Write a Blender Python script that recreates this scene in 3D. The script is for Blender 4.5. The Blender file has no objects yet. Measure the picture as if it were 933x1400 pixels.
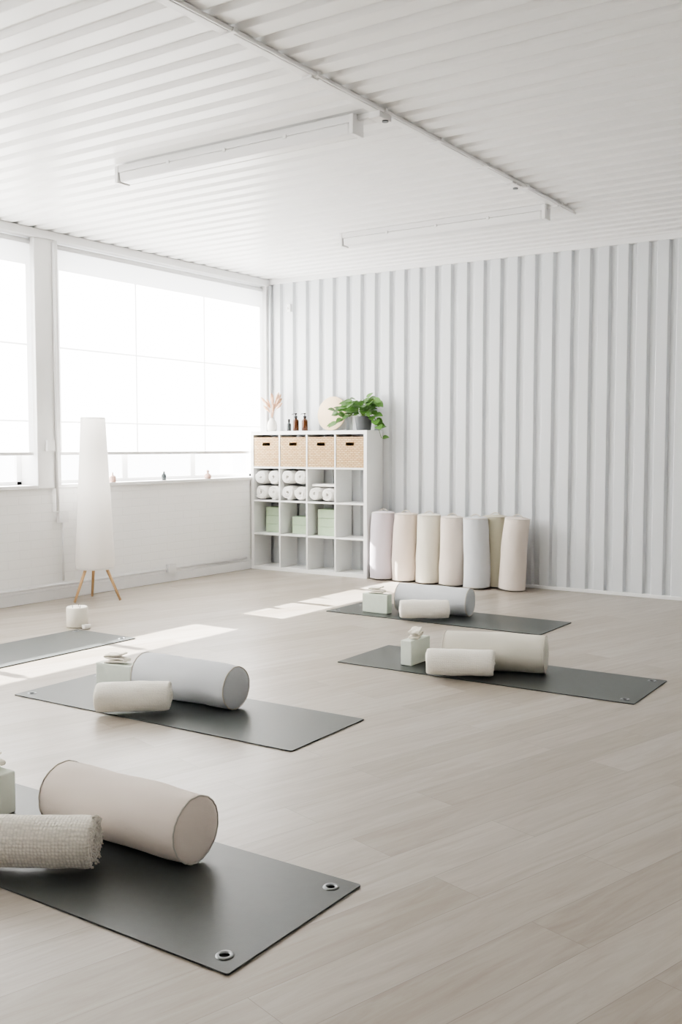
import bpy, bmesh, math, random
from mathutils import Matrix, Vector, Euler, noise
random.seed(4)
D=bpy.data; SC=bpy.context.scene
SC.view_settings.view_transform='AgX'
try: SC.view_settings.look='AgX - Medium High Contrast'
except Exception: SC.view_settings.look='None'
SC.view_settings.exposure=1.05

# ---------------------------------------------------------------- materials
def lin(h):
    h=h.lstrip('#'); o=[]
    for i in (0,2,4):
        c=int(h[i:i+2],16)/255
        o.append(c/12.92 if c<=.04045 else ((c+.055)/1.055)**2.4)
    return (*o,1)
def N(nt,t,**k):
    n=nt.nodes.new(t)
    for a,b in k.items():
        if a in n.inputs: n.inputs[a].default_value=b
        else: setattr(n,a,b)
    return n
def base(name,col,rough=.6,spec=.5,metal=0,sheen=0):
    m=D.materials.new(name); m.use_nodes=True; nt=m.node_tree
    b=nt.nodes['Principled BSDF']
    b.inputs['Base Color'].default_value=lin(col) if isinstance(col,str) else col
    b.inputs['Roughness'].default_value=rough
    b.inputs['Specular IOR Level'].default_value=spec
    b.inputs['Metallic'].default_value=metal
    b.inputs['Sheen Weight'].default_value=sheen
    return m,nt,b
def noisy(name,col,rough=.6,spec=.5,scale=40,bump=.1,dist=.002,var=.06,sheen=0,detail=4):
    m,nt,b=base(name,col,rough,spec,0,sheen)
    tc=N(nt,'ShaderNodeTexCoord')
    n=N(nt,'ShaderNodeTexNoise',Scale=scale,Detail=detail)
    nt.links.new(tc.outputs['Object'],n.inputs['Vector'])
    bp=N(nt,'ShaderNodeBump',Strength=bump,Distance=dist)
    nt.links.new(n.outputs['Fac'],bp.inputs['Height'])
    nt.links.new(bp.outputs['Normal'],b.inputs['Normal'])
    if var:
        n2=N(nt,'ShaderNodeTexNoise',Scale=scale*.12,Detail=3)
        nt.links.new(tc.outputs['Object'],n2.inputs['Vector'])
        r=N(nt,'ShaderNodeValToRGB')
        c=lin(col) if isinstance(col,str) else col
        r.color_ramp.elements[0].position=.3;r.color_ramp.elements[1].position=.7
        r.color_ramp.elements[0].color=[x*(1-var) for x in c[:3]]+[1]
        r.color_ramp.elements[1].color=[min(1,x*(1+var)) for x in c[:3]]+[1]
        nt.links.new(n2.outputs['Fac'],r.inputs['Fac'])
        nt.links.new(r.outputs['Color'],b.inputs['Base Color'])
    return m
def fabric(name,col,scale=350,bump=.35,sheen=.2,dist=.001):
    m,nt,b=base(name,col,.9,.15,0,sheen)
    tc=N(nt,'ShaderNodeTexCoord')
    outs=[]
    for d in ('X','Y','Z'):
        w=N(nt,'ShaderNodeTexWave',Scale=scale,Distortion=.6,bands_direction=d)
        nt.links.new(tc.outputs['Object'],w.inputs['Vector']); outs.append(w)
    a=N(nt,'ShaderNodeMath',operation='ADD'); a2=N(nt,'ShaderNodeMath',operation='ADD')
    nt.links.new(outs[0].outputs['Fac'],a.inputs[0]);nt.links.new(outs[1].outputs['Fac'],a.inputs[1])
    nt.links.new(a.outputs[0],a2.inputs[0]);nt.links.new(outs[2].outputs['Fac'],a2.inputs[1])
    bp=N(nt,'ShaderNodeBump',Strength=bump,Distance=dist)
    nt.links.new(a2.outputs[0],bp.inputs['Height'])
    n=N(nt,'ShaderNodeTexNoise',Scale=9.,Detail=3)
    nt.links.new(tc.outputs['Object'],n.inputs['Vector'])
    bp2=N(nt,'ShaderNodeBump',Strength=.4,Distance=.010)
    nt.links.new(n.outputs['Fac'],bp2.inputs['Height'])
    nt.links.new(bp.outputs['Normal'],bp2.inputs['Normal'])
    nt.links.new(bp2.outputs['Normal'],b.inputs['Normal'])
    return m
def knit(name,col,scale=95,dark=.85,st=.5,dist=.004):
    m,nt,b=base(name,col,.95,.1,0,.3)
    tc=N(nt,'ShaderNodeTexCoord')
    v=N(nt,'ShaderNodeTexVoronoi',Scale=scale)
    v.inputs['Randomness'].default_value=.35
    nt.links.new(tc.outputs['Object'],v.inputs['Vector'])
    mr=N(nt,'ShaderNodeMath',operation='SUBTRACT');mr.inputs[0].default_value=1
    nt.links.new(v.outputs['Distance'],mr.inputs[1])
    bp=N(nt,'ShaderNodeBump',Strength=st,Distance=dist)
    nt.links.new(mr.outputs[0],bp.inputs['Height'])
    nt.links.new(bp.outputs['Normal'],b.inputs['Normal'])
    r=N(nt,'ShaderNodeValToRGB'); c=lin(col)
    r.color_ramp.elements[0].position=.1;r.color_ramp.elements[1].position=.75
    r.color_ramp.elements[0].color=c; r.color_ramp.elements[1].color=[x*dark for x in c[:3]]+[1]
    nt.links.new(v.outputs['Distance'],r.inputs['Fac'])
    nt.links.new(r.outputs['Color'],b.inputs['Base Color'])
    return m

M={}
M['paint']=noisy('white_metal_paint','#f3f3f2',.34,.5,12,.02,.002,.01)
M['wallmetal']=noisy('wall_metal_paint','#dadde0',.42,.5,10,.01,.001,.01)
M['plaster']=noisy('white_plaster','#f2f2f1',.6,.4,60,.15,.002,.012)
M['trim']=noisy('trim_paint','#f0f0f0',.4,.5,30,.05,.001,.01)
M['shelfwhite']=noisy('white_laminate','#f4f5f3',.35,.5,30,.02,.001,.008)
M['fixture']=noisy('fixture_enamel','#ebebeb',.3,.5,30,.02,.001,.008)
M['metal']=base('steel','#7d8082',.3,.5,1)[0]
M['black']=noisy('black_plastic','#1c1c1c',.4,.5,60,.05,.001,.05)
M['wood_leg']=noisy('beech_wood','#d2ae84',.45,.4,30,.1,.001,.12)
M['candle']=noisy('candle_wax','#f6f1e5',.45,.4,25,.08,.002,.03)
M['seam']=fabric('seam_cord','#cec8be',600,.4)
M['cloth']=noisy('ivory_cloth','#f6f0e2',.9,.1,120,.4,.003,.03,.3)
M['towelw']=noisy('terry_white','#f8f6f1',.95,.1,180,.6,.004,.03,.3)
M['ceramic']=noisy('white_ceramic','#efece6',.3,.5,20,.03,.001,.02)
M['sage']=noisy('sage_foam','#d6dfd2',.8,.2,220,.25,.001,.03)
M['sagebox']=noisy('sage_foam_green','#bacfb2',.8,.2,220,.25,.001,.03)
M['pale']=noisy('pale_sage_foam','#e0e7dd',.8,.2,220,.25,.001,.02)
M['dry']=noisy('dried_grass','#ddbaa0',.9,.1,90,.4,.002,.12)
M['boardwood']=noisy('blond_wood','#e6d0b0',.55,.3,14,.08,.001,.05)
M['pot']=noisy('dark_pot','#5c5f61',.6,.4,50,.1,.001,.05)
M['soil']=noisy('potting_soil','#2b211a',.95,.1,90,.8,.006,.3)
M['stem']=noisy('plant_stem','#66833e',.6,.3,40,.1,.001,.1)
M['pink']=noisy('blush_ceramic','#d9b8aa',.6,.4,30,.05,.001,.05)
m,nt,b=base('amber_glass','#5a2d0e',.12,.6); b.inputs['Transmission Weight'].default_value=.35; M['amber']=m
m,nt,b=base('smoked_glass','#4e5557',.12,.6); b.inputs['Transmission Weight'].default_value=.4; M['smoke']=m
m=noisy('pothos_leaf','#557f3a',.4,.5,25,.15,.002,.45); M['leaf']=m

def translucent(name,col,trans,rough=.9,stripe=0):
    m=D.materials.new(name);m.use_nodes=True;nt=m.node_tree;nt.nodes.clear()
    o=N(nt,'ShaderNodeOutputMaterial')
    d=N(nt,'ShaderNodeBsdfDiffuse',Color=lin(col))
    t=N(nt,'ShaderNodeBsdfTranslucent',Color=lin(col))
    mx=N(nt,'ShaderNodeMixShader',Fac=trans)
    nt.links.new(d.outputs[0],mx.inputs[1]);nt.links.new(t.outputs[0],mx.inputs[2])
    nt.links.new(mx.outputs[0],o.inputs['Surface'])
    if stripe:
        tc=N(nt,'ShaderNodeTexCoord')
        w=N(nt,'ShaderNodeTexWave',Scale=stripe,Distortion=.4,bands_direction='Z')
        nt.links.new(tc.outputs['Object'],w.inputs['Vector'])
        bp=N(nt,'ShaderNodeBump',Strength=.3,Distance=.002)
        nt.links.new(w.outputs['Fac'],bp.inputs['Height'])
        nt.links.new(bp.outputs['Normal'],d.inputs['Normal'])
    return m
M['blind']=translucent('roller_blind_fabric','#f4f4f3',.55,stripe=60)
M['paper']=translucent('lamp_paper','#faf8f5',.45,stripe=25)
m=D.materials.new('window_glass');m.use_nodes=True;nt=m.node_tree;nt.nodes.clear()
o=N(nt,'ShaderNodeOutputMaterial');t=N(nt,'ShaderNodeBsdfTransparent');g=N(nt,'ShaderNodeBsdfGlossy',Roughness=.02)
mx=N(nt,'ShaderNodeMixShader',Fac=.05)
nt.links.new(t.outputs[0],mx.inputs[1]);nt.links.new(g.outputs[0],mx.inputs[2]);nt.links.new(mx.outputs[0],o.inputs['Surface'])
M['glass']=m
# painted brick
m,nt,b=base('painted_brick','#eeeeec',.55,.4)
tc=N(nt,'ShaderNodeTexCoord');sx=N(nt,'ShaderNodeSeparateXYZ');cx=N(nt,'ShaderNodeCombineXYZ')
nt.links.new(tc.outputs['Object'],sx.inputs[0]);nt.links.new(sx.outputs['Y'],cx.inputs['X']);nt.links.new(sx.outputs['Z'],cx.inputs['Y'])
br=N(nt,'ShaderNodeTexBrick',Scale=1.0);br.inputs['Mortar Size'].default_value=.006;br.inputs['Mortar Smooth'].default_value=.9
br.inputs['Brick Width'].default_value=.23;br.inputs['Row Height'].default_value=.075
br.inputs['Color1'].default_value=lin('#fafaf9');br.inputs['Color2'].default_value=lin('#f9f9f8');br.inputs['Mortar'].default_value=lin('#f4f4f3')
nt.links.new(cx.outputs[0],br.inputs['Vector'])
nt.links.new(br.outputs['Color'],b.inputs['Base Color'])
bp=N(nt,'ShaderNodeBump',Strength=.3,Distance=.003,invert=True)
nt.links.new(br.outputs['Fac'],bp.inputs['Height']);nt.links.new(bp.outputs['Normal'],b.inputs['Normal'])
M['brick']=m
# floor planks
m,nt,b=base('wood_plank_floor','#c9c0b4',.34,.5)
tc=N(nt,'ShaderNodeTexCoord');mp=N(nt,'ShaderNodeMapping')
mp.inputs['Rotation'].default_value=(0,0,math.radians(-(90-16)))
nt.links.new(tc.outputs['Object'],mp.inputs['Vector'])
br=N(nt,'ShaderNodeTexBrick',Scale=1.0,offset=.37)
br.inputs['Mortar Size'].default_value=.0012;br.inputs['Mortar Smooth'].default_value=.3
br.inputs['Brick Width'].default_value=1.3;br.inputs['Row Height'].default_value=.19
br.inputs['Color1'].default_value=(0,0,0,1);br.inputs['Color2'].default_value=(1,1,1,1);br.inputs['Mortar'].default_value=(.5,.5,.5,1)
nt.links.new(mp.outputs[0],br.inputs['Vector'])
r1=N(nt,'ShaderNodeValToRGB');r1.color_ramp.elements[0].color=lin('#9f968a');r1.color_ramp.elements[1].color=lin('#b1aaa1')
e=r1.color_ramp.elements.new(.5);e.color=lin('#a9a197')
nt.links.new(br.outputs['Color'],r1.inputs['Fac'])
mp2=N(nt,'ShaderNodeMapping');mp2.inputs['Scale'].default_value=(1.3,13,1)
nt.links.new(mp.outputs[0],mp2.inputs['Vector'])
ad=N(nt,'ShaderNodeVectorMath',operation='MULTIPLY_ADD')
ad.inputs[1].default_value=(1,1,1)
sc_=N(nt,'ShaderNodeVectorMath',operation='SCALE');sc_.inputs['Scale'].default_value=7.
nt.links.new(br.outputs['Color'],sc_.inputs[0])
nt.links.new(mp2.outputs[0],ad.inputs[0]);nt.links.new(sc_.outputs[0],ad.inputs[2])
n1=N(nt,'ShaderNodeTexNoise',Scale=1.6,Detail=9,Roughness=.66,Distortion=.9)
nt.links.new(ad.outputs[0],n1.inputs['Vector'])
r2=N(nt,'ShaderNodeValToRGB');r2.color_ramp.elements[0].position=.3;r2.color_ramp.elements[1].position=.72
r2.color_ramp.elements[0].color=(.80,.76,.72,1);r2.color_ramp.elements[1].color=(1.08,1.11,1.13,1)
nt.links.new(n1.outputs['Fac'],r2.inputs['Fac'])
mul=N(nt,'ShaderNodeMix',data_type='RGBA',blend_type='MULTIPLY');mul.inputs[0].default_value=1
nt.links.new(r1.outputs['Color'],mul.inputs[6]);nt.links.new(r2.outputs['Color'],mul.inputs[7])
mul2=N(nt,'ShaderNodeMix',data_type='RGBA',blend_type='MIX')
mul2.inputs[7].default_value=lin('#6d655a')
sf=N(nt,'ShaderNodeMath',operation='MULTIPLY');sf.inputs[1].default_value=.55
nt.links.new(br.outputs['Fac'],sf.inputs[0]);nt.links.new(sf.outputs[0],mul2.inputs[0])
nt.links.new(mul.outputs[2],mul2.inputs[6]);nt.links.new(mul2.outputs[2],b.inputs['Base Color'])
bp=N(nt,'ShaderNodeBump',Strength=.12,Distance=.002)
nt.links.new(n1.outputs['Fac'],bp.inputs['Height']);nt.links.new(bp.outputs['Normal'],b.inputs['Normal'])
M['floor']=m
m=noisy('mat_rubber','#3e4342',.42,.6,260,.25,.0008,.05);M['mat']=m
# basket weave
m,nt,b=base('woven_basket','#c9a77c',.8,.2)
tc=N(nt,'ShaderNodeTexCoord');sx=N(nt,'ShaderNodeSeparateXYZ');cx=N(nt,'ShaderNodeCombineXYZ')
ax=N(nt,'ShaderNodeMath',operation='ADD')
nt.links.new(tc.outputs['Object'],sx.inputs[0]);nt.links.new(sx.outputs['X'],ax.inputs[0]);nt.links.new(sx.outputs['Y'],ax.inputs[1])
nt.links.new(ax.outputs[0],cx.inputs['X']);nt.links.new(sx.outputs['Z'],cx.inputs['Y'])
br=N(nt,'ShaderNodeTexBrick',Scale=1.0);br.inputs['Mortar Size'].default_value=.0035;br.inputs['Mortar Smooth'].default_value=.8
br.inputs['Brick Width'].default_value=.045;br.inputs['Row Height'].default_value=.018
br.inputs['Color1'].default_value=lin('#e6cba5');br.inputs['Color2'].default_value=lin('#d8b58b');br.inputs['Mortar'].default_value=lin('#977653')
nt.links.new(cx.outputs[0],br.inputs['Vector']);nt.links.new(br.outputs['Color'],b.inputs['Base Color'])
bp=N(nt,'ShaderNodeBump',Strength=.8,Distance=.005,invert=True)
nt.links.new(br.outputs['Fac'],bp.inputs['Height']);nt.links.new(bp.outputs['Normal'],b.inputs['Normal'])
M['weave']=m

# ---------------------------------------------------------------- helpers
def obj(name,bm,mats,loc=(0,0,0),rot=(0,0,0),smooth=False,parent=None,bevel=0,seg=2):
    me=D.meshes.new(name)
    bmesh.ops.recalc_face_normals(bm,faces=bm.faces[:])
    bm.to_mesh(me);bm.free()
    for m in mats: me.materials.append(M[m] if isinstance(m,str) else m)
    if smooth:
        for p in me.polygons:p.use_smooth=True
    o=D.objects.new(name,me);SC.collection.objects.link(o)
    o.location=loc;o.rotation_euler=rot
    if parent:o.parent=parent
    if bevel:
        md=o.modifiers.new('bevel','BEVEL');md.width=bevel;md.segments=seg;md.limit_method='ANGLE'
    return o
def empty(name,loc=(0,0,0),rot=(0,0,0)):
    e=D.objects.new(name,None);SC.collection.objects.link(e);e.location=loc;e.rotation_euler=rot;e.empty_display_size=.1
    return e
def box(bm,x0,x1,y0,y1,z0,z1,mi=0):
    r=bmesh.ops.create_cube(bm,size=1,matrix=Matrix.Translation(((x0+x1)/2,(y0+y1)/2,(z0+z1)/2))@Matrix.Diagonal((abs(x1-x0),abs(y1-y0),abs(z1-z0),1)))
    for f in {f for v in r['verts'] for f in v.link_faces}: f.material_index=mi
    return r['verts']
def simple_box(name,d,mat,**k):
    bm=bmesh.new();box(bm,*d);return obj(name,bm,[mat],**k)
def lathe(bm,prof,seg=32,mtx=Matrix(),mi=0,closed=False):
    rings=[]
    for r,z in prof:
        if r<1e-6: rings.append([bm.verts.new(mtx@Vector((0,0,z)))])
        else: rings.append([bm.verts.new(mtx@Vector((r*math.cos(2*math.pi*i/seg),r*math.sin(2*math.pi*i/seg),z))) for i in range(seg)])
    for a,b in zip(rings,rings[1:]):
        for i in range(seg):
            j=(i+1)%seg
            if len(a)==1 and len(b)==1: continue
            if len(a)==1: f=bm.faces.new((a[0],b[i],b[j]))
            elif len(b)==1: f=bm.faces.new((a[i],a[j],b[0]))
            else: f=bm.faces.new((a[i],a[j],b[j],b[i]))
            f.material_index=mi;f.smooth=True
def tube(bm,pts,r,seg=8,mi=0,mtx=Matrix()):
    pts=[Vector(p) for p in pts];rings=[]
    rr=r if isinstance(r,(list,tuple)) else [r]*len(pts)
    for k,p in enumerate(pts):
        t=(pts[min(k+1,len(pts)-1)]-pts[max(k-1,0)]).normalized()
        a=t.orthogonal().normalized() if k==0 else (pa-t*pa.dot(t)).normalized()
        pa=a;bv=t.cross(a)
        rings.append([bm.verts.new(mtx@(p+(a*math.cos(2*math.pi*i/seg)+bv*math.sin(2*math.pi*i/seg))*rr[k])) for i in range(seg)])
    for a,b in zip(rings,rings[1:]):
        for i in range(seg):
            j=(i+1)%seg;f=bm.faces.new((a[i],a[j],b[j],b[i]));f.material_index=mi;f.smooth=True
    for rg in (rings[0],rings[-1][::-1]):
        f=bm.faces.new(rg);f.material_index=mi

# ---------------------------------------------------------------- room
XL=-6.78;YB=8.60;ZC=3.10;XR=2.2;YN=-2.6
simple_box('floor',(-7.1,XR,YN,8.9,-.1,0),'floor')
def corr(name,along0,along1,fn,mat,period=.172,depth=.036,flat=.078,slope=.016,phase=0):
    bm=bmesh.new();rec=period-flat-2*slope
    pts=[];a=along0-period+phase
    while a<along1+period:
        pts+=[(a,0),(a+flat,0),(a+flat+slope,depth),(a+flat+slope+rec,depth)]
        a+=period
    pts=[p for p in pts if along0<=p[0]<=along1]
    if pts[0][0]>along0+1e-4: pts=[(along0,pts[0][1])]+pts
    if pts[-1][0]<along1-1e-4: pts.append((along1,pts[-1][1]))
    A=[bm.verts.new(fn(a,d,0)) for a,d in pts];B=[bm.verts.new(fn(a,d,1)) for a,d in pts]
    for i in range(len(A)-1): bm.faces.new((A[i],A[i+1],B[i+1],B[i]))
    o=obj(name,bm,[mat])
    md=o.modifiers.new('bev','BEVEL');md.width=.003;md.segments=2;md.limit_method='ANGLE'
    md=o.modifiers.new('s','SOLIDIFY');md.thickness=.003;md.offset=0
    return o
corr('wall_back',XL-.15,XR,lambda a,d,s:Vector((a,YB+d,3.14*s)),'wallmetal',phase=.055,flat=.095,slope=.012,depth=.036)
corr('ceiling',YN,YB+.06,lambda a,d,s:Vector((-7.0 if s==0 else XR,a,ZC+d)),'paint',flat=.10,depth=.028,slope=.014)
simple_box('wall_right',(XR,XR+.1,YN,8.9,0,3.2),'plaster')
simple_box('wall_front',(-7.1,XR+.1,YN-.1,YN,0,3.2),'plaster')
simple_box('trim_1',(XL,XR,YB-.02,YB+.03,ZC-.05,ZC-.002),'trim',bevel=.003)
simple_box('baseboard_back',(XL,XR,YB-.012,YB+.03,0,.03),'trim',bevel=.003)
bm=bmesh.new();box(bm,XL-.12,XL+.05,YN,YB-.02,ZC-.07,ZC-.002);obj('trim_2',bm,['trim'],bevel=.004)
bm=bmesh.new();box(bm,-7.12,-7.01,YN,YB+.04,2.98,ZC+.12);obj('light_block_header',bm,['trim'])  # header added behind the trim to block light leaking over the ceiling ribs
WX=-6.98
bays=[(5.72,8.54),(2.65,5.47),(-.45,2.40)]
bm=bmesh.new();box(bm,-7.05,XL,YN,YB+.04,0,.955);obj('wall_left',bm,['brick'])
bm=bmesh.new()
for a,b_ in ((8.54,8.64),(5.47,5.72),(2.40,2.65),(YN,-.45)): box(bm,-7.01,XL+.03,a,b_,.955,ZC-.003)
obj('wall_left_pillars',bm,['plaster'],bevel=.008)
bm=bmesh.new();box(bm,-7.0,XL+.025,YN,YB-.001,.955,.985);obj('trim_3',bm,['trim'],bevel=.004)
simple_box('baseboard_left',(XL-.01,XL+.014,YN,YB-.013,0,.09),'trim',bevel=.004)
for k,(a,b_) in enumerate(bays):
    e=empty('window_%d'%(k+1))
    bm=bmesh.new();t=.02
    z0,z1=.985,ZC-.07
    box(bm,WX-t,WX+t,a,b_,z0,z0+.03);box(bm,WX-t,WX+t,a,b_,z1-.05,z1)
    box(bm,WX-t,WX+t,a,a+.05,z0,z1);box(bm,WX-t,WX+t,b_-.05,b_,z0,z1)
    n=3
    for i in range(1,n):
        y=a+(b_-a)*i/n;box(bm,WX-.006,WX+.006,y-.010,y+.010,1.30,z1);box(bm,WX-.014,WX+.014,y-.035,y+.035,z0,1.30)
    for z in (1.62,2.25): box(bm,WX-.005,WX+.005,a,b_,z-.006,z+.006)
    obj('frame',bm,['trim'],parent=e,bevel=.002)
    bm=bmesh.new();box(bm,WX-.003,WX+.003,a+.04,b_-.04,z0+.02,z1-.02);obj('glass',bm,['glass'],parent=e)
    e2=empty('roller_blind')
    bm=bmesh.new()
    ya,yb=a+.004,b_-.004
    vs=[bm.verts.new((XL-.02,y,z)) for y,z in ((ya,1.25),(yb,1.25),(yb,z1-.03),(ya,z1-.03))];bm.faces.new(vs)
    obj('fabric',bm,['blind'],parent=e2)
    bm=bmesh.new();box(bm,XL-.026,XL-.014,ya,yb,1.235,1.262);obj('bottom_rail',bm,['trim'],parent=e2,bevel=.003)
    bm=bmesh.new();tube(bm,[(XL-.04,ya,z1-.035),(XL-.04,yb,z1-.035)],.028,14);obj('roller_tube',bm,['trim'],parent=e2)

e=empty('electrical_conduit')
bm=bmesh.new();tube(bm,[(XL+.044,5.66,.76),(XL+.044,5.66,ZC-.09)],.012,10)
box(bm,XL+.032,XL+.06,5.55,5.63,1.27,1.36);box(bm,XL+.027,XL+.06,5.66,5.76,.66,.75)
tube(bm,[(XL+.04,5.71,.16),(XL+.04,5.71,.7)],.01,10)
obj('conduit_run',bm,['trim'],parent=e)
bm=bmesh.new();tube(bm,[(XL+.016,YN,.125),(XL+.016,8.2,.125)],.013,10)
box(bm,XL+.001,XL+.04,7.0,7.1,.09,.17);obj('skirting_pipe',bm,['trim'])
bm=bmesh.new();tube(bm,[(XL+.065,YB-.035,1.5),(XL+.065,YB-.035,ZC-.075)],.014,10)
obj('corner_pipe',bm,['wallmetal'])
bm=bmesh.new();box(bm,-6.49,-6.45,YB-.03,YB,2.74,2.82);tube(bm,[(-6.47,YB-.03,2.77),(-6.47,YB-.05,2.77),(-6.47,YB-.055,2.79)],.006,8)
obj('wall_hook',bm,['trim'],bevel=.003)

# ceiling trunking and lights
bm=bmesh.new();cx0=-2.885
box(bm,cx0-.024,cx0+.024,YN,7.45,ZC-.018,ZC-.001)
tube(bm,[(cx0+.042,YN,ZC-.012),(cx0+.042,7.35,ZC-.012)],.010,10)
y=-2.2
while y<7.4:
    box(bm,cx0-.03,cx0+.058,y-.012,y+.012,ZC-.025,ZC-.001);y+=.62
box(bm,cx0-.035,cx0+.035,4.58,4.70,ZC-.05,ZC-.001)
for yy in (4.0,4.66,6.3,6.38,7.1): box(bm,cx0-.03,cx0+.03,yy-.03,yy+.03,ZC-.03,ZC-.001)
tr=obj('ceiling_trunking',bm,['trim'],bevel=.003)
bm=bmesh.new()
for yy in (4.66,6.34): tube(bm,[(cx0+.02,yy,ZC-.050),(cx0+.02,yy,ZC-.057)],.018,14)
obj('sensor_caps',bm,['metal']).parent=tr
for (x0,x1,y) in ((-4.83,-3.03,4.63),(-4.77,-2.96,7.10)):
    e=empty('ceiling_light_fixture',((x0+x1)/2,y,ZC))
    h=(x1-x0)/2
    bm=bmesh.new();box(bm,-h,h,-.05,.05,-.045,-.002);obj('spine',bm,['fixture'],parent=e,bevel=.004)
    bm=bmesh.new()
    pr=[(-.05,-.045),(.05,-.045),(.042,-.105),(-.042,-.105)]
    A=[bm.verts.new((-h+.02,p[0],p[1])) for p in pr];B=[bm.verts.new((h-.02,p[0],p[1])) for p in pr]
    bm.faces.new(A);bm.faces.new(B[::-1])
    for i in range(4): bm.faces.new((A[i],A[(i+1)%4],B[(i+1)%4],B[i]))
    obj('diffuser',bm,['fixture'],parent=e,bevel=.01,seg=3)
    bm=bmesh.new()
    for s in (-1,1): box(bm,s*h-.014,s*h+.014,-.054,.054,-.11,-.002)
    for xx in (-h*.5,0,h*.5): box(bm,xx-.012,xx+.012,-.056,.056,-.06,-.036)
    box(bm,h,h+.12,-.015,.015,-.03,-.002)
    obj('end_caps',bm,['trim'],parent=e,bevel=.004)

# ---------------------------------------------------------------- yoga mats
def yoga_mat(x,y,L,W,rot,end):
    bm=bmesh.new();r=.017
    g=[(end*(L/2-.065), s*(W/2-.065)) for s in (-1,1)]
    outer=[]
    for cx,cy,a0 in ((L/2-.008,W/2-.008,0),(-L/2+.008,W/2-.008,90),(-L/2+.008,-W/2+.008,180),(L/2-.008,-W/2+.008,270)):
        for k in range(4):
            a=math.radians(a0+30*k);outer.append((cx+.008*math.cos(a),cy+.008*math.sin(a)))
    edges=[]
    def loop(ps):
        vs=[bm.verts.new((p[0],p[1],0)) for p in ps]
        return [bm.edges.new((vs[i],vs[(i+1)%len(vs)])) for i in range(len(vs))]
    edges+=loop(outer)
    for c in g: edges+=loop([(c[0]+r*math.cos(t*math.pi/10),c[1]+r*math.sin(t*math.pi/10)) for t in range(20)])
    bmesh.ops.triangle_fill(bm,use_beauty=True,edges=edges)
    fs=bm.faces[:]
    ex=bmesh.ops.extrude_face_region(bm,geom=fs)
    for v in ex['geom']:
        if isinstance(v,bmesh.types.BMVert): v.co.z=.005
    e=empty('yoga_mat',(0,0,.001),(0,0,rot))
    c=Vector((x,y,0))+Matrix.Rotation(rot,3,'Z')@Vector((-L/2,W/2,0));e.location=(c.x,c.y,.001)
    obj('sheet',bm,['mat'],parent=e)
    bm=bmesh.new()
    for c in g:
        lathe(bm,[(.013,.003),(.0135,.0075),(.018,.0085),(.0235,.0075),(.025,.0052)],28,Matrix.Translation((c[0],c[1],0)))
        lathe(bm,[(.0,.0008),(.0135,.0008)],28,Matrix.Translation((c[0],c[1],0)),1)
    obj('grommets',bm,['metal','black'],parent=e)
    return e
R=math.radians
yoga_mat(-1.57,1.82,1.82,.61,0.0,1)
yoga_mat(-2.53,3.36,1.80,.60,.02,-1)
yoga_mat(-1.56,4.96,1.81,.61,.01,1)
yoga_mat(-2.69,6.44,1.81,.60,0,-1)
mo=yoga_mat(-4.93,4.79,1.80,.59,0,1)
mo.rotation_euler=(0,0,math.pi/2);mo.location=(-5.225,3.89,.001)
MZ=.0065
# ---------------------------------------------------------------- bolsters
def bolster(name_mat,loc,rotz,L=.64,Rr=.112,stand=False,lean=(0,0),seed=0):
    e=empty('yoga_bolster')
    bm=bmesh.new()
    prof=[(0,-.006),(Rr*.4,-.005),(Rr*.75,-.001),(Rr-.012,.004),(Rr-.004,.009)]
    nz=30
    body=[]
    for i in range(nz+1):
        t=i/nz;z=.012+(L-.024)*t
        body.append((Rr-.002+.004*math.sin(math.pi*t)**.5 if 0<t<1 else Rr-.002,z))
    prof=prof+body+[(r,L-z) for r,z in prof[::-1]]
    lathe(bm,prof,64)
    def wob(p):
        n=noise.noise(Vector((p.x*7+seed*3.1,p.y*7,p.z*6)))*.006+noise.noise(Vector((p.x*22,p.y*22+seed,p.z*10)))*.0018
        ed=min(p.z,L-p.z)
        a=math.atan2(p.y,p.x)
        n+=.0012*math.sin(a*19+seed+2*math.sin(a*3))*math.exp(-ed/.04)
        return n
    for v in bm.verts:
        p=v.co;rad=Vector((p.x,p.y,0))
        if rad.length>.01:
            v.co+=rad.normalized()*wob(p)
        if stand:
            v.co.x+=.012*math.sin(p.z*5+seed)*(p.z/L)
            if rad.length>.01: v.co+=rad.normalized()*(.006*(1-p.z/L)-.004*(p.z/L))
    def ring(z):
        seg=64
        rings=[]
        for i in range(seg):
            a=2*math.pi*i/seg
            q=Vector(((Rr-.001)*math.cos(a),(Rr-.001)*math.sin(a),z))
            rr=Rr-.0015+wob(q)+( (.006*(1-z/L)-.004*(z/L)) if stand else 0)
            ox=.012*math.sin(z*5+seed)*(z/L) if stand else 0
            rings.append([bm.verts.new((ox+(rr+.003*math.cos(b))*math.cos(a),(rr+.003*math.cos(b))*math.sin(a),z+.003*math.sin(b))) for b in [k*math.pi/3 for k in range(6)]])
        for i in range(seg):
            for k in range(6):
                f=bm.faces.new((rings[i][k],rings[(i+1)%seg][k],rings[(i+1)%seg][(k+1)%6],rings[i][(k+1)%6]));f.material_index=1;f.smooth=True
    ring(.009);ring(L-.009)
    if stand:
        pts=[(-.05+.1*t,.0+.01*math.sin(3*t),L+.004+.022*math.sin(math.pi*t)) for t in [k/12 for k in range(13)]]
        ox=.012*math.sin(L*5+seed)
        tube(bm,[(p[0]+ox,p[1],p[2]) for p in pts],.006,8,1)
        e.location=loc;e.rotation_euler=(lean[0],lean[1],rotz)
        obj('cover',bm,[name_mat,'seam'],parent=e)
    else:
        e.location=loc;e.rotation_euler=(0,0,rotz)
        obj('cover',bm,[name_mat,'seam'],parent=e,loc=(-L,0,Rr+.001),rot=(0,math.pi/2,0))
    return e
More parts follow.
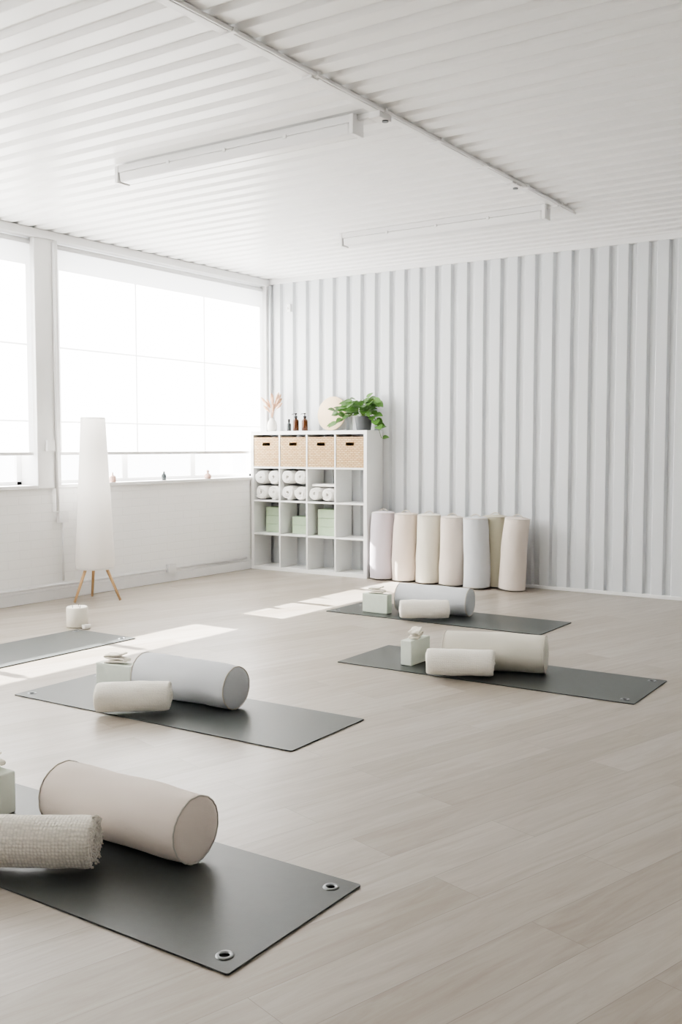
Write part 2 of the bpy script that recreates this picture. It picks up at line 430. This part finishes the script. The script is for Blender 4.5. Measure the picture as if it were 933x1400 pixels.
for k,c in dict(greyb='#d3d6da',lav='#d9d1d9',blush='#e7d9ce',ivory='#e5e1d4',olive='#c7c4b0',sand='#e6dbd1',frontc='#ebdfd5').items():
    M['b_'+k]=fabric('canvas_'+k,c)
bolster('b_frontc',(-2.07,2.265,MZ),R(0),.63,Rr=.107,seed=1)
bolster('b_greyb',(-3.155,3.75,MZ),R(2),.63,Rr=.108,seed=2)
bolster('b_ivory',(-2.19,5.355,MZ),R(17),.60,Rr=.108,seed=3)
bolster('b_greyb',(-3.42,6.84,MZ),R(6),.61,Rr=.108,seed=4)
row=[('lav',-5.158,8.36,.66,0),('blush',-4.90,8.36,.655,0),('ivory',-4.64,8.36,.655,0),('sand',-4.375,8.34,.645,.01),('greyb',-4.095,8.30,.65,-.01),('olive',-3.99,8.475,.66,0),('sand',-3.775,8.37,.66,.07)]
for i,(c,x,y,L,ln) in enumerate(row):
    bolster('b_'+c,(x,y,.008),0,L,.118,True,(0,ln),seed=10+i)

# ---------------------------------------------------------------- rolled blankets
def spiral(bm,Rr,L,turns,mtx,seed=0,mi=0,jit=.006,nl=16,squash=1.0,r0=.012):
    n=int(turns*30);rows=[]
    for i in range(n+1):
        t=i/n;a=-math.pi/2-(1-t)*turns*2*math.pi-.5
        r=r0+(Rr-r0)*t**.9
        rw=[]
        e0=noise.noise(Vector((t*9,seed,0)))*jit*2; e1=noise.noise(Vector((t*9,seed,5)))*jit*2
        for j in range(nl+1):
            s=j/nl;x=-L/2+e0+(L+e1-e0)*s
            w=noise.noise(Vector((x*9,math.cos(a)*1.2,math.sin(a)*1.2+seed)))*.006*(t)
            w+=noise.noise(Vector((x*26,math.cos(a)*2.5,math.sin(a)*2.5+seed)))*.003*(t)
            edge=min(s,1-s)*L
            w-=.006*math.exp(-edge/.012)*t
            rr=r+w
            rw.append(bm.verts.new(mtx@Vector((x,rr*math.cos(a),rr*math.sin(a)*squash))))
        rows.append(rw)
    for a,b_ in zip(rows,rows[1:]):
        for j in range(nl):
            f=bm.faces.new((a[j],a[j+1],b_[j+1],b_[j]));f.smooth=True;f.material_index=mi
def blanket(matn,cx,cy,ang,L,Rr,turns=3.6,seed=0,z=MZ,name='rolled_blanket',fringe=False):
    e=empty(name,(cx,cy,z),(0,0,ang))
    bm=bmesh.new();th=Rr/turns*.8
    spiral(bm,Rr-th/2,L,turns,Matrix.Translation((0,0,Rr*.96+.001)),seed,squash=.94,nl=26)
    o=obj('roll',bm,[matn],parent=e,smooth=True)
    md=o.modifiers.new('s','SOLIDIFY');md.thickness=th;md.offset=0
    md=o.modifiers.new('ss','SUBSURF');md.levels=1;md.render_levels=1
    if fringe:
        bm=bmesh.new();rg=random.Random(seed)
        for s in (-1,1):
            for k in range(170):
                t=rg.random();a=rg.uniform(0,2*math.pi);r=Rr*(.25+.70*t)
                p=Vector((s*(L/2-.010),r*math.cos(a),Rr*.96+r*math.sin(a)*.93))
                q=p+Vector((s*rg.uniform(.006,.013),rg.uniform(-.004,.004),rg.uniform(-.006,.003)))
                if q.z<.004:q.z=.004
                tube(bm,[p,(p+q)/2+Vector((0,0,.002)),q],[.0035,.0035,.002],5)
        obj('fringe',bm,[matn],parent=e,smooth=True)
    return e
M['knit']=knit('knit_cream','#f6f1e5',92,.74,.75,.008)
M['knit2']=knit('waffle_cream','#f9f5eb',150,.90,.45,.004)
blanket('knit',-2.505,1.945,R(31),.46,.089,3.2,1,fringe=True)
blanket('knit2',-3.54,3.42,R(38),.36,.084,3.4,2)
blanket('knit2',-2.565,5.00,R(24),.38,.086,3.4,3)
blanket('knit2',-3.655,6.525,R(33),.37,.082,3.4,4)

# ---------------------------------------------------------------- blocks with folded cloths
def block(x,y,ang,z=MZ,mat='pale',cloth=True,ca=.1):
    e=empty('yoga_block',(x,y,z),(0,0,ang))
    bm=bmesh.new();box(bm,-.115,.115,-.0375,.0375,0,.15);obj('foam',bm,[mat],parent=e,bevel=.006,seg=3)
    if cloth:
        e=empty('eye_pillow',(x,y,z+.1515),(0,0,ang+ca))
        bm=bmesh.new()
        prof=[(-.07,.004),(-.03,.008),(.04,.009),(.065,.012),(.068,.02),(.05,.025),(0,.025),(-.04,.027),(-.064,.031),(-.064,.038),(-.04,.042),(.0,.04),(.03,.044),(.05,.054)]
        rows=[[bm.verts.new((px+.003*math.sin(j*2.),-.033+.066*j/6+.002*math.sin(px*60),pz+.003*math.sin(j*1.7+px*30)+.002)) for j in range(7)] for px,pz in prof]
        for a,b_ in zip(rows,rows[1:]):
            for j in range(6): bm.faces.new((a[j],a[j+1],b_[j+1],b_[j]))
        o=obj('cloth',bm,['cloth'],parent=e,smooth=True)
        md=o.modifiers.new('s','SOLIDIFY');md.thickness=.011;md.offset=0
        md=o.modifiers.new('ss','SUBSURF');md.levels=2;md.render_levels=2
block(-3.03,2.20,R(0))
block(-3.93,3.68,R(8))
block(-2.965,5.19,R(90),ca=.3)
block(-4.12,6.60,R(0),mat='sage')

e=empty('three_wick_candle',(-5.62,4.88,.002))
bm=bmesh.new()
lathe(bm,[(0,0),(.072,0),(.077,.004),(.077,.138),(.072,.146),(.066,.142),(.055,.139),(0,.138)],40);obj('wax',bm,['candle'],parent=e)
bm=bmesh.new()
for k in range(3):
    a=k*2.094;tube(bm,[(.032*math.cos(a),.032*math.sin(a),.136),(.033*math.cos(a),.032*math.sin(a),.15),(.036*math.cos(a),.034*math.sin(a),.158)],.002,6)
obj('wicks',bm,['black'],parent=e)
bm=bmesh.new()
lathe(bm,[(0,0),(.026,0),(.03,.004),(.032,.03),(.029,.03),(.027,.006),(0,.005)],28);obj('tealight_holder',bm,['ceramic'],loc=(-5.49,4.85,.0015))

# ---------------------------------------------------------------- floor lamp
LX,LY=-6.475,5.83
e=empty('floor_lamp',(LX,LY,0))
bm=bmesh.new()
zb,zt=.27,1.555
rings=[]
seg=48
for i in range(41):
    t=i/40;z=zb+(zt-zb)*t
    r=.168+(.102-.168)*t
    if t<.04: r-=.012*(1-t/.04)
    rings.append([bm.verts.new(((r*(1+.008*math.cos(12*2*math.pi*q/seg)))*math.cos(2*math.pi*q/seg),(r*(1+.008*math.cos(12*2*math.pi*q/seg)))*math.sin(2*math.pi*q/seg),z)) for q in range(seg)])
for a,b_ in zip(rings,rings[1:]):
    for i in range(seg):
        f=bm.faces.new((a[i],a[(i+1)%seg],b_[(i+1)%seg],b_[i]));f.smooth=True
obj('paper_shade',bm,['paper'],parent=e)
bm=bmesh.new()
for k in range(3):
    a=R(-8+34)+k*2*math.pi/3
    c,s=math.cos(a),math.sin(a)
    tube(bm,[(.085*c,.085*s,.31),(.22*c,.22*s,0.004)],[.014,.010],12)
lathe(bm,[(0,.30),(.10,.30),(.10,.315),(0,.315)],32)
obj('tripod_legs',bm,['wood_leg'],parent=e)
bm=bmesh.new();tube(bm,[(0,0,.315),(0,0,1.2)],.008,8);lathe(bm,[(0,1.2),(.02,1.2),(.02,1.26),(.035,1.30),(.03,1.34),(0,1.36)],20)
for z,rr in ((.285,.158),(1.545,.101)):
    tube(bm,[(rr*math.cos(k*math.pi/16),rr*math.sin(k*math.pi/16),z) for k in range(33)],.003,6)
for k in range(3):
    a=k*2.094;tube(bm,[(0,0,1.2),(.1*math.cos(a),.1*math.sin(a),1.545)],.002,6)
obj('stem_and_bulb',bm,['fixture'],parent=e)

# ---------------------------------------------------------------- cube shelf
SX=-6.765;SY=8.285;SW=1.47;SD=.30
e=empty('cube_shelf',(SX,SY,0))
T=.038;t=.018;c=(SW-2*T-3*t)/4
bm=bmesh.new()
box(bm,0,SW,0,SD,0,T);box(bm,0,SW,0,SD,SW-T,SW);box(bm,0,T,0,SD,T,SW-T);box(bm,SW-T,SW,0,SD,T,SW-T)
obj('outer_frame',bm,['shelfwhite'],parent=e,bevel=.0015)
bm=bmesh.new()
for i in range(1,4):
    x=T+i*c+(i-1)*t;box(bm,x,x+t,.002,SD,T,SW-T)
    z=T+i*c+(i-1)*t
    for j in range(4):
        xx=T+j*(c+t);box(bm,xx,xx+c,.002,SD,z,z+t)
obj('dividers',bm,['shelfwhite'],parent=e,bevel=.001)
def cell(i,j):
    return SX+T+i*(c+t),SY,T+j*(c+t)
for i in range(4):
    x,y,z=cell(i,3)
    e=empty('woven_basket',(x+.006,y+.006,z+.001))
    w=c-.012;h=c-.03;d=.27;th=.012
    bm=bmesh.new()
    box(bm,0,w,0,d,0,th);box(bm,0,th,th,d,th,h);box(bm,w-th,w,th,d,th,h);box(bm,th,w-th,d-th,d,th,h)
    sw=.05;s0,s1=h-.085,h-.055
    box(bm,0,w/2-sw,0,th,th,h);box(bm,w/2+sw,w,0,th,th,h);box(bm,w/2-sw,w/2+sw,0,th,th,s0);box(bm,w/2-sw,w/2+sw,0,th,s1,h)
    obj('wicker_body',bm,['weave'],parent=e)
    bm=bmesh.new()
    for a,b_,c_,d_ in ((-.003,w+.003,-.003,th+.002),(-.003,w+.003,d-th,d)): box(bm,a,b_,c_,d_,h-.012,h+.003)
    box(bm,w/2-sw-.006,w/2+sw+.006,-.003,.001,s0-.008,s0);box(bm,w/2-sw-.006,w/2+sw+.006,-.003,.001,s1,s1+.008)
    obj('rim',bm,['weave'],parent=e,bevel=.002)
    bm=bmesh.new();box(bm,th,w-th,th,d-th,th,.19);obj('interior_shade_fill',bm,['black'],parent=e,bevel=.02)  # black fill stands in for the shade inside the basket
def towels(i,j,pos,seed):
    x,y,z=cell(i,j)
    e=empty('rolled_towel_stack',(x,y,z+.001))
    for k,(px,pz,r) in enumerate(pos):
        bm=bmesh.new();th=r/3.2*.74
        spiral(bm,r-th/2,.25,3.1,Matrix.Translation((px,.14,pz))@Matrix.Rotation(math.pi/2,4,'Z')@Matrix.Rotation(random.uniform(0,6.28),4,'X'),seed+k,jit=.004,nl=6)
        o=obj('towel_%d'%(k+1),bm,['towelw'],parent=e,smooth=True)
        md=o.modifiers.new('s','SOLIDIFY');md.thickness=th;md.offset=0
towels(0,2,[(.083,.082,.080),(.25,.082,.080),(.083,.242,.080),(.25,.242,.080)],20)
towels(1,2,[(.083,.082,.080),(.25,.082,.080),(.083,.242,.080),(.25,.242,.080)],30)
towels(2,2,[(.078,.077,.073),(.235,.077,.073)],40)
e=empty('folded_towel');x,y,z=cell(2,2);e.location=(x,y,z+.002)
bm=bmesh.new();box(bm,.02,.31,.05,.27,.152,.178)
o=obj('cloth',bm,['towelw'],parent=e,bevel=.01,seg=3)
def sblocks(i,boxes):
    x,y,z=cell(i,1)
    e=empty('stored_yoga_blocks',(x,y,z+.001))
    for k,b_ in enumerate(boxes):
        bm=bmesh.new();box(bm,*b_);obj('block_%d'%(k+1),bm,['sagebox'],parent=e,bevel=.005,seg=3)
sblocks(0,[(.06,.325,.13,.285,0,.09),(.06,.325,.13,.285,.091,.18),(.06,.325,.13,.285,.181,.27)])
sblocks(1,[(.06,.325,.13,.285,0,.09),(.06,.325,.13,.285,.091,.18)])
sblocks(2,[(.06,.325,.10,.285,0,.09),(.06,.325,.10,.285,.091,.18),(.06,.325,.10,.285,.181,.27)])

# ---------------------------------------------------------------- things on the shelf
TZ=1.471
e=empty('vase_of_dried_grass',(-6.58,8.42,TZ))
bm=bmesh.new();lathe(bm,[(0,0),(.04,0),(.052,.02),(.055,.06),(.045,.10),(.025,.125),(.028,.14),(.022,.138),(.02,.12),(0,.11)],32);obj('vase',bm,['ceramic'],parent=e)
bm=bmesh.new();rg=random.Random(3)
for k in range(18):
    a=rg.uniform(0,6.28);sp=rg.uniform(.03,.13);H=rg.uniform(.25,.39)
    cx,cy=math.cos(a)*sp,math.sin(a)*sp*.6
    if k%3==0: cx=abs(cx)*1.0
    pts=[(cx*t_*t_,cy*t_*t_,.11+(H-.11)*t_) for t_ in [q/7 for q in range(8)]]
    tube(bm,pts,.0018,5)
    top=Vector(pts[-1]);dr=(top-Vector(pts[-2])).normalized()
    tube(bm,[top-dr*.08,top-dr*.05,top-dr*.02,top+dr*.01,top+dr*.025],[.003,.012,.015,.009,.001],7)
obj('dried_stems',bm,['dry'],parent=e)
def bottle(x,y,h,r,mat,cap='black'):
    e=empty('pump_bottle' if h>.15 else 'dropper_bottle',(x,y,TZ))
    b0=h*.68
    bm=bmesh.new();lathe(bm,[(0,0),(r*.9,0),(r,.006),(r,b0*.82),(r*.85,b0*.92),(r*.4,b0),(r*.4,b0+.012),(0,b0+.012)],28);obj('glass',bm,[mat],parent=e)
    bm=bmesh.new();lathe(bm,[(0,b0+.008),(r*.5,b0+.008),(r*.5,b0+.03),(.006,b0+.032),(.006,h-.012),(.012,h-.01),(.012,h),(0,h)],20)
    if h>.15: tube(bm,[(0,0,h-.006),(-.035,-.01,h-.008),(-.042,-.012,h-.016)],.004,8)
    obj('cap',bm,[cap],parent=e)
bottle(-6.355,8.42,.125,.022,'smoke')
bottle(-6.25,8.40,.185,.032,'amber')
bottle(-6.15,8.42,.185,.032,'amber')
e=empty('round_wooden_board',(-5.88,8.50,TZ+.003),(R(-9),0,0))
bm=bmesh.new()
lathe(bm,[(0,-.009),(.172,-.009),(.178,-.004),(.178,.004),(.172,.009),(0,.009)],64,Matrix.Translation((0,0,.178))@Matrix.Rotation(math.pi/2,4,'X'));obj('disc',bm,['boardwood'],parent=e)
PX,PY=-5.42,8.42
e=empty('potted_pothos_plant',(PX,PY,TZ))
bm=bmesh.new();lathe(bm,[(0,0),(.065,0),(.072,.006),(.09,.13),(.094,.14),(.084,.14),(.080,.125),(0,.12)],36);obj('pot',bm,['pot'],parent=e)
bm=bmesh.new();lathe(bm,[(.08,.122),(.04,.128),(0,.13)],20);obj('soil',bm,['soil'],parent=e)
def leaf(bm,p,dirv,up,s):
    d=dirv.normalized();sd=d.cross(up).normalized();u=sd.cross(d)
    shape=[(-.08,.22),(.05,.42),(.3,.5),(.55,.4),(.8,.2),(1.0,0)]
    mid=[bm.verts.new(p+d*s*x-u*s*.16*x*x) for x in (0,.05,.3,.55,.8,1.0)]
    for sg in (1,-1):
        side=[bm.verts.new(p+d*s*x+sd*s*w*sg+u*s*(.16*w-.16*max(x,0)**2)) for x,w in shape[:-1]]
        for k in range(4):
            f=bm.faces.new((mid[k],mid[k+1],side[k+1],side[k]) if sg==1 else (mid[k],side[k],side[k+1],mid[k+1]));f.smooth=True
        f=bm.faces.new((mid[4],mid[5],side[4]));f.smooth=True
bl=bmesh.new();bs=bmesh.new();rg=random.Random(11)
def vine(a,reach,rise,drop,n):
    c,s=math.cos(a),math.sin(a)*.5
    pts=[]
    for k in range(9):
        t_=k/8
        x=reach*t_;z=.125+rise*math.sin(min(t_*1.3,1)*math.pi/2)-drop*t_**2.2
        pts.append(Vector((c*x,s*x,z)))
    for q in pts:
        if q.x<.13 and q.z<.05:q.z=.05
        q.y=min(q.y,.09)
    tube(bs,pts,.0022,6)
    for k in range(n):
        t_=.25+.75*(k+1)/n;i=min(int(t_*8),7);p=pts[i].lerp(pts[i+1],t_*8-i)
        ang=a+rg.uniform(-1.3,1.3)
        dv=Vector((math.cos(ang),math.sin(ang)*.6-.35,rg.uniform(-.6,.5)))
        ls=rg.uniform(.06,.095)
        q=p+dv.normalized()*.02
        tube(bs,[p,q],.0014,5)
        leaf(bl,q,dv,Vector((rg.uniform(-.3,.3),rg.uniform(-1.2,-.5),1)),ls)
for k in range(15):
    a=k*2*math.pi/15+rg.uniform(-.2,.2);vine(a,rg.uniform(.06,.2),rg.uniform(.08,.2),rg.uniform(.0,.08),5)
vine(math.pi+.1,.32,.12,.05,8);vine(math.pi-.1,.30,.18,.14,7);vine(math.pi+.4,.33,.06,.12,8);vine(0.15,.20,.1,.30,6);vine(-.3,.19,.12,.2,5)
obj('leaves',bl,['leaf'],parent=e);obj('stems',bs,['stem'],parent=e)

for y,kind in ((6.33,0),(6.99,1),(7.62,2)):
    if kind==0:
        bm=bmesh.new();lathe(bm,[(0,0),(.028,0),(.032,.01),(.03,.05),(.02,.06),(.008,.062),(.006,.09),(0,.092)],24)
        obj('ceramic_bell',bm,['pink'],loc=(XL-.005,y,.986))
    elif kind==1:
        bm=bmesh.new();lathe(bm,[(0,0),(.022,0),(.024,.05),(.012,.062),(.011,.085),(0,.086)],24)
        obj('essential_oil_bottle',bm,['smoke'],loc=(XL-.005,y,.986))
    else:
        bm=bmesh.new();lathe(bm,[(0,0),(.03,0),(.036,.018),(.03,.04),(.012,.052),(.009,.06),(.016,.075),(.0,.09)],24)
        obj('small_bud_vase',bm,['pink'],loc=(XL-.005,y,.986))

# ---------------------------------------------------------------- light
w=D.worlds.new('World');SC.world=w;w.use_nodes=True
bg=w.node_tree.nodes['Background'];bg.inputs[0].default_value=(.975,.985,1,1);bg.inputs[1].default_value=3.6
sd=D.lights.new('sun','SUN');sd.energy=27;sd.angle=R(.5);sd.color=(1,.97,.93)
so=D.objects.new('sun',sd);SC.collection.objects.link(so)
so.rotation_euler=Vector((1.80,0.02,-1)).to_track_quat('-Z','Y').to_euler()
so.location=(-12,4,5)
# ---------------------------------------------------------------- camera
cd=D.cameras.new('camera');cam=D.objects.new('camera',cd);SC.collection.objects.link(cam)
cd.sensor_fit='HORIZONTAL';cd.sensor_width=24;cd.lens=24*1362.7/933
cam.location=(0,0,1.309);cam.rotation_euler=(math.pi/2-.0656,0,.5946)
SC.camera=cam
